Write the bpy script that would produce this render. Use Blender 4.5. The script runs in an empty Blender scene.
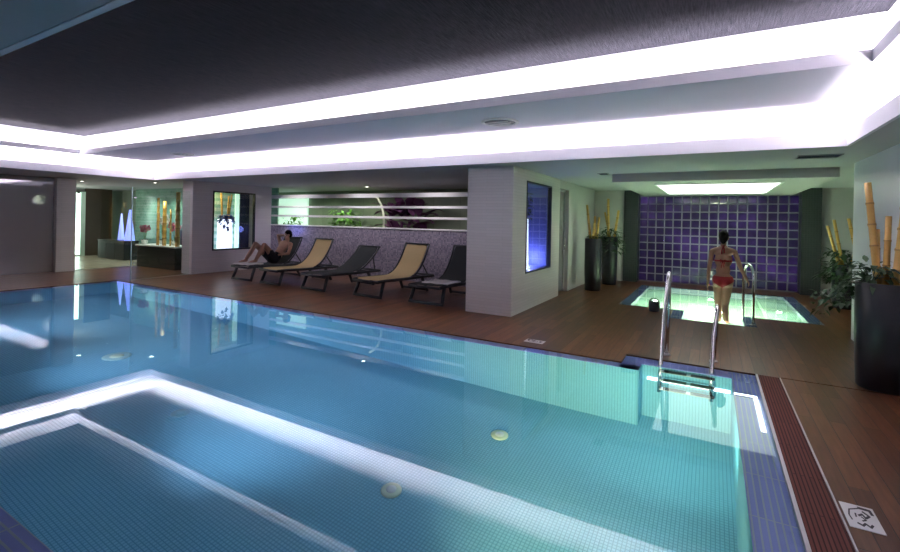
import bpy, bmesh, math, random
from mathutils import Vector, Matrix
random.seed(7)
PI = math.pi
SC = bpy.context.scene
COL = SC.collection

# ------------------------------------------------------------------ helpers
def tag(o, label=None, cat=None, group=None, kind=None):
    if label: o['label'] = label
    if cat: o['category'] = cat
    if group: o['group'] = group
    if kind: o['kind'] = kind
    return o

class MB:
    """collects shapes, then links them as ONE mesh object"""
    def __init__(s): s.bm = bmesh.new()
    def box(s, x0, x1, y0, y1, z0, z1, bev=0.0, mat=0, M=None):
        vs = [s.bm.verts.new((x, y, z)) for x in (x0, x1) for y in (y0, y1) for z in (z0, z1)]
        fs = [s.bm.faces.new([vs[i] for i in q]) for q in ((0,1,3,2),(4,6,7,5),(0,4,5,1),(2,3,7,6),(0,2,6,4),(1,5,7,3))]
        for f in fs: f.material_index = mat
        if bev > 0:
            es = list({e for f in fs for e in f.edges})
            r = bmesh.ops.bevel(s.bm, geom=es, offset=bev, segments=2, affect='EDGES', profile=0.5)
            vs = list({v for v in r['verts']} | {v for v in vs if v.is_valid})
        if M is not None: bmesh.ops.transform(s.bm, matrix=M, verts=[v for v in vs if v.is_valid])
        return s
    def face(s, pts, mat=0):
        f = s.bm.faces.new([s.bm.verts.new(p) for p in pts]); f.material_index = mat; return s
    def tube(s, pts, rad, seg=12, mat=0, caps=True):
        pts = [Vector(p) for p in pts]; n = len(pts)
        if not hasattr(rad, '__len__'): rad = [rad] * n
        rings = []; up = None
        for i, p in enumerate(pts):
            t = (pts[min(i+1, n-1)] - pts[max(i-1, 0)]).normalized()
            if up is None:
                up = Vector((0, 0, 1)) if abs(t.z) < 0.9 else Vector((1, 0, 0))
            a = t.cross(up).normalized(); b = a.cross(t).normalized(); up = b
            rings.append([s.bm.verts.new(p + (a*math.cos(2*PI*k/seg) + b*math.sin(2*PI*k/seg))*rad[i]) for k in range(seg)])
        for i in range(n-1):
            for k in range(seg):
                f = s.bm.faces.new((rings[i][k], rings[i+1][k], rings[i+1][(k+1)%seg], rings[i][(k+1)%seg])); f.material_index = mat; f.smooth = True
        if caps:
            s.bm.faces.new(rings[0][::-1]).material_index = mat; s.bm.faces.new(rings[-1]).material_index = mat
        return s
    def lathe(s, prof, cx=0, cy=0, seg=32, mat=0, cap0=True, cap1=True):
        rings = [[s.bm.verts.new((cx + r*math.cos(2*PI*k/seg), cy + r*math.sin(2*PI*k/seg), z)) for k in range(seg)] for r, z in prof]
        for i in range(len(rings)-1):
            for k in range(seg):
                f = s.bm.faces.new((rings[i][k], rings[i][(k+1)%seg], rings[i+1][(k+1)%seg], rings[i+1][k])); f.material_index = mat; f.smooth = True
        if cap0: s.bm.faces.new(rings[0][::-1]).material_index = mat
        if cap1: s.bm.faces.new(rings[-1]).material_index = mat
        return s
    def ball(s, c, r, seg=16, sc=(1,1,1), mat=0, M=None):
        m = Matrix.Translation(c) @ (M or Matrix()) @ Matrix.Diagonal((r*sc[0], r*sc[1], r*sc[2], 1))
        g = bmesh.ops.create_uvsphere(s.bm, u_segments=seg, v_segments=max(8, seg//2+2), radius=1, matrix=m)
        for v in g['verts']:
            for f in v.link_faces: f.smooth = True; f.material_index = mat
        return s
    def leaf(s, p, d, L, W, droop=.3, mat=0):
        d = Vector(d).normalized(); side = d.cross(Vector((0,0,1)))
        if side.length < .05: side = Vector((1,0,0))
        side.normalize(); p = Vector(p)
        mids = [(0, .12), (.35, 1), (.7, .75), (1, .05)]
        L_, R_, C_ = [], [], []
        for t, w in mids:
            q = p + d*L*t + Vector((0,0,-droop*L*t*t))
            L_.append(s.bm.verts.new(q + side*W*w*.5 + Vector((0,0,W*.12*w)))); R_.append(s.bm.verts.new(q - side*W*w*.5 + Vector((0,0,W*.12*w)))); C_.append(s.bm.verts.new(q))
        for i in range(3):
            s.bm.faces.new((L_[i], L_[i+1], C_[i+1], C_[i])).material_index = mat
            s.bm.faces.new((C_[i], C_[i+1], R_[i+1], R_[i])).material_index = mat
        return s
    def build(s, name, mat, parent=None, loc=None, rz=0):
        bmesh.ops.recalc_face_normals(s.bm, faces=s.bm.faces) if not getattr(s, 'keep', False) else None
        me = bpy.data.meshes.new(name); s.bm.to_mesh(me); s.bm.free()
        for m in (mat if isinstance(mat, (list, tuple)) else [mat]): me.materials.append(m)
        o = bpy.data.objects.new(name, me); COL.objects.link(o)
        if parent: o.parent = parent
        if loc is not None: o.location = loc
        if rz: o.rotation_euler.z = rz
        return o

def struct(name, mb, mat, label=None, parent=None):
    o = mb.build(name, mat, parent)
    if not parent: tag(o, label, None, None, 'structure')
    return o
def empty(name, label, cat, loc=(0,0,0), rz=0, group=None):
    o = bpy.data.objects.new(name, None); COL.objects.link(o)
    o.location = loc; o.rotation_euler.z = rz; o.empty_display_size = .1
    return tag(o, label, cat, group)
def copy_tree(o, parent=None):
    c = o.copy(); COL.objects.link(c); c.parent = parent
    for ch in list(o.children): copy_tree(ch, c)
    return c

# ------------------------------------------------------------------ materials
def newmat(name):
    m = bpy.data.materials.new(name); m.use_nodes = True
    nt = m.node_tree; return m, nt, nt.nodes['Principled BSDF'], nt.nodes['Material Output']
def setp(b, **k):
    names = dict(color='Base Color', rough='Roughness', metal='Metallic', coat='Coat Weight', coat_rough='Coat Roughness', ior='IOR', emit='Emission Color', es='Emission Strength', spec='Specular IOR Level', sss='Subsurface Weight')
    for a, v in k.items():
        if a in ('color', 'emit') and len(v) == 3: v = (*v, 1)
        b.inputs[names[a]].default_value = v
def simple(name, color, rough=.5, var=.08, scale=12, bump=0, **k):
    m, nt, b, out = newmat(name); setp(b, rough=rough, **k)
    tc = nt.nodes.new('ShaderNodeTexCoord'); n = nt.nodes.new('ShaderNodeTexNoise'); n.inputs['Scale'].default_value = scale; n.inputs['Detail'].default_value = 4
    nt.links.new(tc.outputs['Object'], n.inputs['Vector'])
    mx = nt.nodes.new('ShaderNodeMix'); mx.data_type = 'RGBA'
    mx.inputs[6].default_value = (*[c*(1-var) for c in color], 1); mx.inputs[7].default_value = (*[min(1, c*(1+var)) for c in color], 1)
    nt.links.new(n.outputs['Fac'], mx.inputs[0]); nt.links.new(mx.outputs[2], b.inputs['Base Color'])
    if bump:
        bp = nt.nodes.new('ShaderNodeBump'); bp.inputs['Strength'].default_value = bump; bp.inputs['Distance'].default_value = .01
        nt.links.new(n.outputs['Fac'], bp.inputs['Height']); nt.links.new(bp.outputs[0], b.inputs['Normal'])
    return m
def emis(name, color, strength):
    m, nt, b, out = newmat(name); setp(b, color=(.8, .8, .8), emit=color, es=strength, rough=.4); return m
def vec_axes(nt, order):
    """object coordinates with the axes re-ordered so that a 2D texture lies in the wanted plane"""
    tc = nt.nodes.new('ShaderNodeTexCoord'); sx = nt.nodes.new('ShaderNodeSeparateXYZ'); cb = nt.nodes.new('ShaderNodeCombineXYZ')
    nt.links.new(tc.outputs['Object'], sx.inputs[0])
    for i, a in enumerate(order): nt.links.new(sx.outputs['XYZ'.index(a)], cb.inputs[i])
    return cb.outputs[0]
def brick(name, c1, c2, mortar, w, h, order='XYZ', msize=.004, offset=0, rough=.4, bump=.3, noise=.0, **k):
    m, nt, b, out = newmat(name); setp(b, rough=rough, **k)
    t = nt.nodes.new('ShaderNodeTexBrick'); t.offset = offset; t.squash = 1
    nt.links.new(vec_axes(nt, order), t.inputs['Vector'])
    t.inputs['Color1'].default_value = (*c1, 1); t.inputs['Color2'].default_value = (*c2, 1); t.inputs['Mortar'].default_value = (*mortar, 1)
    t.inputs['Scale'].default_value = 1; t.inputs['Brick Width'].default_value = w; t.inputs['Row Height'].default_value = h
    t.inputs['Mortar Size'].default_value = msize; t.inputs['Mortar Smooth'].default_value = .2; t.inputs['Bias'].default_value = 0
    colout = t.outputs['Color']
    if noise:
        n = nt.nodes.new('ShaderNodeTexNoise'); n.inputs['Scale'].default_value = 3; n.inputs['Detail'].default_value = 6
        mp = nt.nodes.new('ShaderNodeMapping'); mp.inputs['Scale'].default_value = (14, 1, 14) if order[0] == 'Y' else (1, 1, 1)
        tc = nt.nodes.new('ShaderNodeTexCoord'); nt.links.new(tc.outputs['Object'], mp.inputs[0]); nt.links.new(mp.outputs[0], n.inputs['Vector'])
        mr = nt.nodes.new('ShaderNodeMapRange'); mr.inputs[3].default_value = 1-noise; mr.inputs[4].default_value = 1+noise
        nt.links.new(n.outputs['Fac'], mr.inputs[0])
        vm = nt.nodes.new('ShaderNodeVectorMath'); vm.operation = 'SCALE'
        nt.links.new(colout, vm.inputs[0]); nt.links.new(mr.outputs[0], vm.inputs['Scale']); colout = vm.outputs[0]
    nt.links.new(colout, b.inputs['Base Color'])
    bp = nt.nodes.new('ShaderNodeBump'); bp.inputs['Strength'].default_value = bump; bp.inputs['Distance'].default_value = .004; bp.invert = True
    nt.links.new(t.outputs['Fac'], bp.inputs['Height']); nt.links.new(bp.outputs[0], b.inputs['Normal'])
    return m
def glassmat(name, tint=(1,1,1), refl=.08, rough=0.0, solid=None, solidfac=0, extra=0.0):
    """thin pane: see-through with a Fresnel mirror, lets lamp light pass"""
    m, nt, b, out = newmat(name); nt.nodes.remove(b)
    tr = nt.nodes.new('ShaderNodeBsdfTransparent'); tr.inputs[0].default_value = (*tint, 1)
    gl = nt.nodes.new('ShaderNodeBsdfGlossy'); gl.inputs['Roughness'].default_value = rough
    fr = nt.nodes.new('ShaderNodeFresnel'); geo = nt.nodes.new('ShaderNodeNewGeometry'); mr = nt.nodes.new('ShaderNodeMapRange'); mr.inputs[3].default_value = 1.5; mr.inputs[4].default_value = 1/1.5
    nt.links.new(geo.outputs['Backfacing'], mr.inputs[0]); nt.links.new(mr.outputs[0], fr.inputs[0])
    mx = nt.nodes.new('ShaderNodeMixShader'); ad = nt.nodes.new('ShaderNodeMath'); ad.inputs[1].default_value = extra; nt.links.new(fr.outputs[0], ad.inputs[0]); nt.links.new(ad.outputs[0], mx.inputs[0])
    base = tr.outputs[0]
    if solid:
        df = nt.nodes.new('ShaderNodeBsdfDiffuse'); df.inputs[0].default_value = (*solid, 1)
        m2 = nt.nodes.new('ShaderNodeMixShader'); m2.inputs[0].default_value = solidfac
        nt.links.new(tr.outputs[0], m2.inputs[1]); nt.links.new(df.outputs[0], m2.inputs[2]); base = m2.outputs[0]
    nt.links.new(base, mx.inputs[1]); nt.links.new(gl.outputs[0], mx.inputs[2]); nt.links.new(mx.outputs[0], out.inputs[0])
    return m

M = {}
M['plaster'] = simple('white_plaster', (.56, .53, .54), .75, .03, 6, .1)
M['satin'] = simple('satin_wall', (.80, .77, .82), .35, .03, 6)
M['soffit'] = simple('soffit_paint', (.50, .49, .52), .8, .03, 4)
M['cove'] = simple('cove_paint', (.82, .80, .86), .8, .02, 4)
M['wall_x'] = brick('wall_tile_x', (.68, .63, .62), (.64, .59, .58), (.56, .52, .51), .60, .05, 'XZY', .003, .5, .55, .4)
M['wall_y'] = brick('wall_tile_y', (.68, .63, .62), (.64, .59, .58), (.56, .52, .51), .60, .05, 'YZX', .003, .5, .55, .4)
M['deck'] = brick('wooden_deck', (.165, .066, .030), (.076, .029, .013), (.035, .018, .012), 1.8, .105, 'YXZ', .0035, .37, .33, .6, .6, spec=.32)
M['stone'] = brick('stone_floor', (.42, .36, .27), (.36, .30, .23), (.2, .18, .15), .9, .9, 'XYZ', .004, 0, .25, .2, .25)
M['pool_f'] = brick('pool_mosaic_floor', (.27, .57, .75), (.24, .53, .71), (.14, .37, .54), .03, .03, 'XYZ', .004, 0, .8, .1, spec=.05)
M['pool_x'] = brick('pool_mosaic_side', (.27, .57, .75), (.24, .53, .71), (.14, .37, .54), .03, .03, 'XZY', .004, 0, .8, .1, spec=.05)
M['pool_y'] = brick('pool_mosaic_end', (.27, .57, .75), (.24, .53, .71), (.14, .37, .54), .03, .03, 'YZX', .004, 0, .8, .1, spec=.05)
M['ledge_x'] = brick('ledge_mosaic_x', (.36, .38, .82), (.31, .33, .75), (.50, .53, .68), .5, .05, 'XYZ', .006, 0, .3, .2)
M['ledge_y'] = brick('ledge_mosaic_y', (.36, .38, .82), (.31, .33, .75), (.50, .53, .68), .5, .035, 'YXZ', .005, 0, .3, .2)
M['grille'] = brick('overflow_grille_red', (.15, .045, .035), (.12, .036, .028), (.04, .012, .01), .9, .022, 'YXZ', .004, .5, .7, .6, spec=.15)
M['grout'] = simple('pale_grout', (.62, .60, .60), .6, .05)
M['edge'] = simple('deck_edge_wood', (.12, .045, .025), .4, .1)
M['steel'] = simple('polished_steel', (.75, .74, .74), .16, .03, 30, metal=1.0)
M['steel_dull'] = simple('brushed_steel', (.5, .5, .5), .35, .05, 30, metal=1.0)
M['black'] = simple('black_plastic', (.012, .012, .014), .3, .1)
M['pot'] = simple('black_glossy_pot', (.012, .013, .018), .4, .1, coat=.1, coat_rough=.2)
M['char'] = simple('charcoal_resin', (.028, .032, .042), .45, .1, 20)
M['char_sling'] = simple('charcoal_sling', (.03, .034, .042), .8, .15, 60, .3)
M['tan'] = simple('tan_sling', (.66, .48, .25), .85, .08, 50, .4)
M['towel'] = simple('white_towel', (.72, .66, .66), .95, .05, 80, .6)
M['bamboo'] = simple('bamboo_cane', (.62, .36, .09), .4, .18, 9, coat=.2)
M['bamboo_node'] = simple('bamboo_node', (.36, .19, .05), .5, .1)
M['leaf'] = simple('dark_leaf', (.028, .065, .022), .45, .35, 14)
M['leaf_v'] = simple('bright_leaf', (.13, .30, .05), .45, .3, 10)
M['leaf_b'] = simple('bluish_leaf', (.04, .06, .28), .5, .3, 10)
M['leaf_p'] = simple('purple_leaf', (.11, .035, .10), .4, .35, 6)
M['petal_w'] = simple('white_petal', (.85, .80, .80), .6, .05)
M['petal_p'] = simple('pink_petal', (.60, .16, .26), .6, .15)
M['stem'] = simple('green_stem', (.35, .48, .22), .5, .1)
M['stem_w'] = simple('pale_stem', (.75, .78, .62), .5, .05)
M['skin'] = simple('skin', (.42, .215, .14), .5, .06, 8, sss=.05)
M['skin_m'] = simple('skin_tan', (.40, .21, .15), .5, .06, 8, sss=.05)
M['hair'] = simple('dark_hair', (.008, .005, .005), .7, .3, 60, spec=.2)
M['red'] = simple('red_swimwear', (.34, .005, .012), .6, .06, 30)
M['navy'] = simple('dark_swim_shorts', (.01, .01, .018), .7, .1, 30)
M['sign'] = simple('white_sign_plate', (.78, .78, .79), .4, .02)
M['sign_ink'] = simple('black_sign_ink', (.02, .02, .03), .5, .05)
M['darkwood'] = brick('dark_wood_panel', (.055, .035, .022), (.045, .028, .018), (.02, .013, .01), .6, .12, 'YZX', .003, .5, .4, .3)
M['darktile_x'] = brick('dark_mosaic_x', (.030, .034, .036), (.022, .026, .028), (.05, .054, .055), .05, .05, 'XZY', .004, 0, .35, .3)
M['mosaic_x'] = brick('lilac_mosaic', (.42, .36, .46), (.14, .12, .20), (.26, .23, .29), .04, .04, 'XZY', .004, 0, .4, .3, .2)
M['ledge_top'] = simple('pale_stone_sill', (.85, .82, .85), .35, .05)
M['greywall'] = brick('grey_wall_tile', (.20, .20, .21), (.19, .19, .20), (.15, .15, .16), .6, .1, 'YZX', .003, .5, .2, .2)
M['green_tile'] = brick('green_glass_tile', (.26, .46, .36), (.20, .40, .31), (.45, .58, .50), .15, .10, 'XZY', .004, .5, .15, .3, .35)
M['garden_wall'] = brick('green_grey_panel', (.23, .27, .20), (.20, .24, .17), (.12, .15, .10), .9, 2.5, 'XZY', .006, 0, .3, .2, .2)
M['graygreen'] = simple('grey_green_wall', (.22, .26, .22), .6, .1, 2)
M['counter'] = simple('dark_counter_front', (.035, .036, .04), .3, .1)
M['curtain'] = simple('dark_blue_curtain', (.03, .04, .12), .8, .2, 6)
M['led'] = emis('led_strip', (.93, .90, 1.0), 40)
M['panel'] = emis('light_panel', (.93, .97, .92), 1.5)
M['vase'] = emis('glowing_vase', (.74, .74, 1.0), 1.3)
M['vase_b'] = emis('glowing_blue_vase', (.16, .20, 1.0), 1.3)
M['panel_b'] = emis('bright_tube', (.95, .95, 1.0), 3)
M['strip'] = emis('streak_glow', (.95, .95, 1.0), 2.2)  # glow that paints the white streak by the ladder
M['vase_s'] = emis('glowing_blue_lamp', (.34, .40, 1.0), 7)
M['blueglow'] = emis('blue_backlit_panel', (.09, .12, .62), 1.0)
M['mint'] = emis('lit_mint_panel', (.50, .80, .62), .7)
M['doorlight'] = emis('lit_doorway', (.80, 1.0, .90), 3.2)
M['spot_l'] = emis('downlight_lens', (1.0, .98, .85), 8)
M['dif'] = simple('diffuser_white', (.8, .8, .78), .5, .02)
M['fix'] = simple('fixture_grey', (.32, .32, .34), .4, .05)
M['vent'] = simple('vent_dark', (.05, .05, .07), .5, .1)
M['pane'] = glassmat('clear_pane', (.93, .98, .95))
M['pane_edge'] = simple('glass_edge_green', (.55, .72, .66), .15, .05)
M['tinted'] = glassmat('tinted_pane', (.6, .6, .63), solid=(.36, .33, .34), solidfac=.80, extra=.20)
M['inlet'] = simple('inlet_white', (.74, .80, .62), .4, .03)
M['inlet_d'] = simple('inlet_blue_grey', (.20, .40, .50), .6, .03)
M['inlet_m'] = simple('inlet_pale_teal', (.40, .62, .64), .6, .03)

def dark_ceiling():
    m, nt, b, out = newmat('dark_fabric_ceiling'); setp(b, rough=.9, spec=.04)
    tc = nt.nodes.new('ShaderNodeTexCoord'); mp = nt.nodes.new('ShaderNodeMapping'); mp.inputs['Scale'].default_value = (26, 1.6, 1)
    n = nt.nodes.new('ShaderNodeTexNoise'); n.inputs['Scale'].default_value = 3; n.inputs['Detail'].default_value = 5; n.inputs['Roughness'].default_value = .7
    nt.links.new(tc.outputs['Object'], mp.inputs[0]); nt.links.new(mp.outputs[0], n.inputs['Vector'])
    cr = nt.nodes.new('ShaderNodeValToRGB'); cr.color_ramp.elements[0].position = .32; cr.color_ramp.elements[1].position = .72
    cr.color_ramp.elements[0].color = (.008, .009, .013, 1); cr.color_ramp.elements[1].color = (.036, .034, .042, 1)
    nt.links.new(n.outputs['Fac'], cr.inputs[0]); nt.links.new(cr.outputs[0], b.inputs['Base Color'])
    bp = nt.nodes.new('ShaderNodeBump'); bp.inputs['Strength'].default_value = .5; bp.inputs['Distance'].default_value = .01
    nt.links.new(n.outputs['Fac'], bp.inputs['Height']); nt.links.new(bp.outputs[0], b.inputs['Normal'])
    return m
M['darkceil'] = dark_ceiling()
def water(name, scale, strength):
    m, nt, b, out = newmat(name); nt.nodes.remove(b)
    g = nt.nodes.new('ShaderNodeBsdfGlass'); g.inputs['IOR'].default_value = 1.333; g.inputs['Roughness'].default_value = 0.0
    g.inputs[0].default_value = (.88, .98, 1, 1)
    tc = nt.nodes.new('ShaderNodeTexCoord'); n = nt.nodes.new('ShaderNodeTexNoise'); n.inputs['Scale'].default_value = scale; n.inputs['Detail'].default_value = 2
    bp = nt.nodes.new('ShaderNodeBump'); bp.inputs['Strength'].default_value = strength; bp.inputs['Distance'].default_value = .01
    nt.links.new(tc.outputs['Object'], n.inputs['Vector']); nt.links.new(n.outputs['Fac'], bp.inputs['Height'])
    nt.links.new(bp.outputs[0], g.inputs['Normal']); nt.links.new(g.outputs[0], out.inputs[0])
    return m
M['water'] = water('pool_water', 1.2, .022)
M['water_j'] = water('hot_tub_water', 4, .08)
def glassblock():
    m, nt, b, out = newmat('violet_glass_block'); setp(b, rough=.12, color=(.022, .010, .06), coat=.3)
    tc = nt.nodes.new('ShaderNodeTexCoord'); n = nt.nodes.new('ShaderNodeTexNoise'); n.inputs['Scale'].default_value = 1.5; n.inputs['Detail'].default_value = 6; n.inputs['Roughness'].default_value = .7
    nt.links.new(tc.outputs['Object'], n.inputs['Vector'])
    cr = nt.nodes.new('ShaderNodeValToRGB'); e = cr.color_ramp.elements
    e[0].position = .36; e[0].color = (.006, .002, .022, 1); e[1].position = .70; e[1].color = (.20, .09, .50, 1)
    x = cr.color_ramp.elements.new(.52); x.color = (.020, .006, .085, 1)
    nt.links.new(n.outputs['Fac'], cr.inputs[0]); nt.links.new(cr.outputs[0], b.inputs['Emission Color']); b.inputs['Emission Strength'].default_value = .17
    return m
M['gblock'] = glassblock()
M['mortar'] = simple('block_mortar', (.36, .34, .40), .6, .1)

# ------------------------------------------------------------------ pool numbers (metres, floor z=0)
PXL, PXR, PYN, PYF = -11.85, .20, .95, 5.31      # inner faces of the basin
OXR, OYF, NY, NX = .42, 5.46, 5.80, -.86          # outer line of the tiled ledge; ladder niche
PD = -1.55

# floor: pieces around the pool and the hot tub
JX0, JX1, JY0, JY1 = -1.55, 1.60, 9.35, 12.75
NJX0, NJX1, NJY = -.60, .63, 8.5
fl = MB()
def fq(x0, x1, y0, y1, mat=0): fl.box(x0, x1, y0, y1, -.10, 0, mat=mat)
XW, XE, YS, YN = -15.1, 3.4, -2.6, 13.6
fq(XW, -12.05, YS, 10)
fq(-12.05, XE, YS, .70)
fq(.64, XE, .70, NY); fq(.42, .64, NY-.0, NY+.02); fq(.44, XE, NY+.02, NJY) ; fq(NX, .44, NY+.02, NJY)
fq(-12.05, NX, OYF+.02, NJY)
fq(-12.05, NJX0, NJY, JY0); fq(NJX1, XE, NJY, JY0)
fq(-12.05, JX0, JY0, YN); fq(JX1, XE, JY0, YN); fq(JX0, JX1, JY1, YN)
struct('floor', fl, M['deck'], 'dark brown wooden deck floor around the pool')
s = MB(); s.box(-26, XW, YS, 12, -.10, 0); s.box(XW, -12.05, 10, 12, -.1, 0); struct('floor_stone', s, M['stone'], 'pale stone floor beyond the glass screen')
s = MB(); s.box(-12.02, NX-.0, OYF, OYF+.02, -.05, .003); s.box(NX, OXR, NY, NY+.02, -.05, .003); s.box(NX-.02, NX, OYF, NY+.02, -.05, .003); s.box(-12.05, -12.03, .7, OYF+.02, -.05, .003)
struct('trim_1', s, M['edge'], 'dark wooden edge between deck and pool ledge')
s = MB(); s.box(.44, .625, .60, NY, -.03, .001); o = struct('trim_2', s, M['grille'], 'dark red slatted overflow grille along the right pool edge')
s = MB(); s.box(.42, .44, .60, NY, -.05, .004); s.box(.628, .637, .60, NY, -.05, .003); struct('trim_3', s, M['grout'], 'pale grout lines along the grille')

# basin
def wallq(mb, pts_xy, z0, z1):
    for (a, b) in zip(pts_xy[:-1], pts_xy[1:]):
        mb.face([(a[0], a[1], z0), (b[0], b[1], z0), (b[0], b[1], z1), (a[0], a[1], z1)])
LZ = -.035
s = MB(); s.box(PXL-.1, PXR+.02, PYN-.1, 5.6, PD-.12, PD); struct('floor_pool', s, M['pool_f'], 'blue mosaic pool floor')
s = MB(); s.box(PXL, -.68, PYF, OYF-.01, PD, LZ-.02); s.box(-.66, PXR, 5.56, NY-.01, PD, LZ-.02); s.box(PXL, PXR, PYN-.15, PYN, PD, LZ-.02)
struct('wall_pool_long', s, M['pool_x'], 'mosaic long sides of the pool')
s = MB(); s.box(-.68, -.66, PYF, 5.56, PD, LZ-.02); s.box(PXR, PXR+.2, PYN-.2, 5.75, PD, LZ-.02); s.box(PXL-.15, PXL, PYN-.2, OYF-.02, PD, LZ-.02)
struct('wall_pool_end', s, M['pool_y'], 'mosaic short ends of the pool')
s = MB(); s.box(PXL-.17, -.66, PYF, OYF, LZ-.02, LZ); s.box(-.86, .20, 5.56, NY, LZ-.02, LZ); s.box(-.86, -.66, 5.31, 5.56, LZ-.02, LZ); s.box(PXL-.17, .42, .70, PYN, LZ-.02, LZ)
struct('trim_4', s, M['ledge_x'], 'violet blue mosaic ledge along the pool sides')
s = MB(); s.box(PXR, OXR, PYN, NY, LZ-.02, LZ); s.box(PXL-.17, PXL, PYN, PYF, LZ-.02, LZ)
struct('trim_5', s, M['ledge_y'], 'violet blue mosaic ledge along the pool ends')
s = MB(); s.keep = True
WZ = -.006
def wq(x0, x1, y0, y1): s.face([(x0, y0, WZ), (x1, y0, WZ), (x1, y1, WZ), (x0, y1, WZ)])
# one welded surface (ladder niche included)
s.face([(-12.02, .70, WZ), (.42, .70, WZ), (.42, NY, WZ), (NX, NY, WZ), (NX, OYF, WZ), (-12.02, OYF, WZ)])
tag(s.build('pool_water', M['water']), 'still blue pool water filling the large pool', 'water', None, 'stuff')
# white streak on the water near the ladder, painted as glowing bars
e = empty('water_streak_glow', 'white L-shaped light streak on the water in the ladder corner, painted as glowing bars', 'painted streak', (0, 0, 0))
MB().box(-.60, .19, 5.545, 5.559, -.53, -.44).build('wall_streak', M['strip'], e)
MB().box(.205, .385, 5.05, 5.10, LZ, LZ+.006).build('ledge_streak', M['strip'], e)
MB().box(.355, .385, 4.25, 5.05, LZ, LZ+.006).build('ledge_streak', M['strip'], e)

# floor inlets
def inlet(x, y, r, lab, m1='inlet', m2='dif'):
    e = empty('floor_inlet', lab, 'pool inlet', (x, y, PD), group='pool floor inlets')
    MB().lathe([(r, 0), (r, .012), (r*.85, .022), (r*.55, .02)], seg=28).build('cover', M[m1], e)
    MB().lathe([(r*.5, .012), (r*.5, .026), (r*.2, .03)], seg=20).build('cap', M[m2], e)
inlet(-1.88, 4.42, .09, 'small round inlet on the pool floor, nearest the ladder')
inlet(-2.35, 3.19, .09, 'small round inlet on the pool floor inside the bright reflection band')
inlet(-7.11, 3.24, .17, 'largest round drain on the pool floor, left of the bright reflection', 'inlet_m', 'inlet')
inlet(-4.92, 2.86, .09, 'faint round inlet on the pool floor near the reflection corner', 'inlet_d', 'inlet_d')

# ------------------------------------------------------------------ ceiling
S = 2.47
DX0, DX1, DY0 = -1.62, 1.64, 8.84                # dropped ceiling over the hot tub
OX0, OX1, OY0, OY1 = -12.72, 1.28, 1.02, 6.59      # outer opening
c = MB()
c.box(-26, OX0, -2.6, 14, S, S+.05); c.box(OX1, 3.6, -2.6, 14, S, S+.05); c.box(OX0, OX1, -2.6, OY0, S, S+.05); c.box(OX0, OX1, OY1, 14, S, S+.05)
struct('ceiling', c, M['soffit'], 'lower ceiling around the lit opening')
c = MB()
t = .03
g=.006
c.box(OX0-t, OX1+t, OY1-g, OY1+t, S-.004, S+.16); c.box(OX1-g, OX1+t, OY0+g, OY1-g, S-.004, S+.16); c.box(OX0-t, OX0+g, OY0+g, OY1-g, S-.004, S+.16); c.box(OX0-t, OX1+t, OY0-t, OY0+g, S-.004, S+.16)
# cavity walls
c.box(OX0-.65, OX1+.65, OY1+.65, OY1+.67, S+.05, 2.9); c.box(OX1+.42, OX1+.44, OY0-.4, OY1+.65, S+.05, 2.9); c.box(OX0-.67, OX0-.65, OY0-.4, OY1+.65, S+.05, 2.9); c.box(OX0-.65, OX1+.65, OY0-.42, OY0-.4, S+.05, 2.9)
# ring ceiling with the inner opening
IX0, IX1, IY0, IY1 = -12.60, 1.10, .75, 4.90
c.box(OX0-.67, IX0, OY0-.42, OY1+.67, 2.9, 2.93); c.box(IX1, OX1+.44, OY0-.42, OY1+.67, 2.9, 2.93); c.box(IX0, IX1, IY1, OY1+.67, 2.9, 2.93)
c.box(IX0, IX1, OY0-.42, IY0, 2.9, 2.93)
c.box(IX0-t, IX1+t, IY1, IY1+t, 2.93, 3.01); c.box(IX1, IX1+t, IY0, IY1, 2.93, 3.01); c.box(IX0-t, IX0, IY0, IY1, 2.93, 3.01)
HX0, HX1, HY0, HY1, HZ = -12.78, 1.23, .62, 5.06, 3.35
c.box(HX0, HX1, HY1, HY1+.02, 2.93, HZ); c.box(HX1, HX1+.02, HY0, HY1, 2.93, HZ); c.box(HX0-.02, HX0, HY0, HY1, 2.93, HZ); c.box(HX0, HX1, HY0-.02, HY0, 2.93, HZ)
struct('ceiling_cove', c, M['cove'], 'white stepped cove with hidden light strips')
c = MB(); c.box(HX0-.05, HX1+.05, HY0-.05, HY1+.05, HZ, HZ+.04); struct('ceiling_recess', c, M['darkceil'], 'dark fabric textured ceiling inside the cove')
c = MB(); c.box(DX0, DX1, DY0, 13.56, 2.32, S-.001); struct('ceiling_drop', c, M['plaster'], 'dropped ceiling over the hot tub')
# light panel in the dropped ceiling
e = empty('ceiling_light_panel', 'bright rectangular light panel in the ceiling over the hot tub', 'ceiling light', (0, 0, 2.32))
MB().box(-.93, 1.0, 9.48, 12.4, -.012, -.002).build('diffuser', M['panel'], e)
f = MB(); f.box(-.97, -.93, 9.44, 12.44, -.018, 0); f.box(1.0, 1.04, 9.44, 12.44, -.018, 0); f.box(-.93, 1.0, 9.44, 9.48, -.018, 0); f.box(-.93, 1.0, 12.4, 12.44, -.018, 0)
f.build('frame', M['dif'], e)

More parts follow.
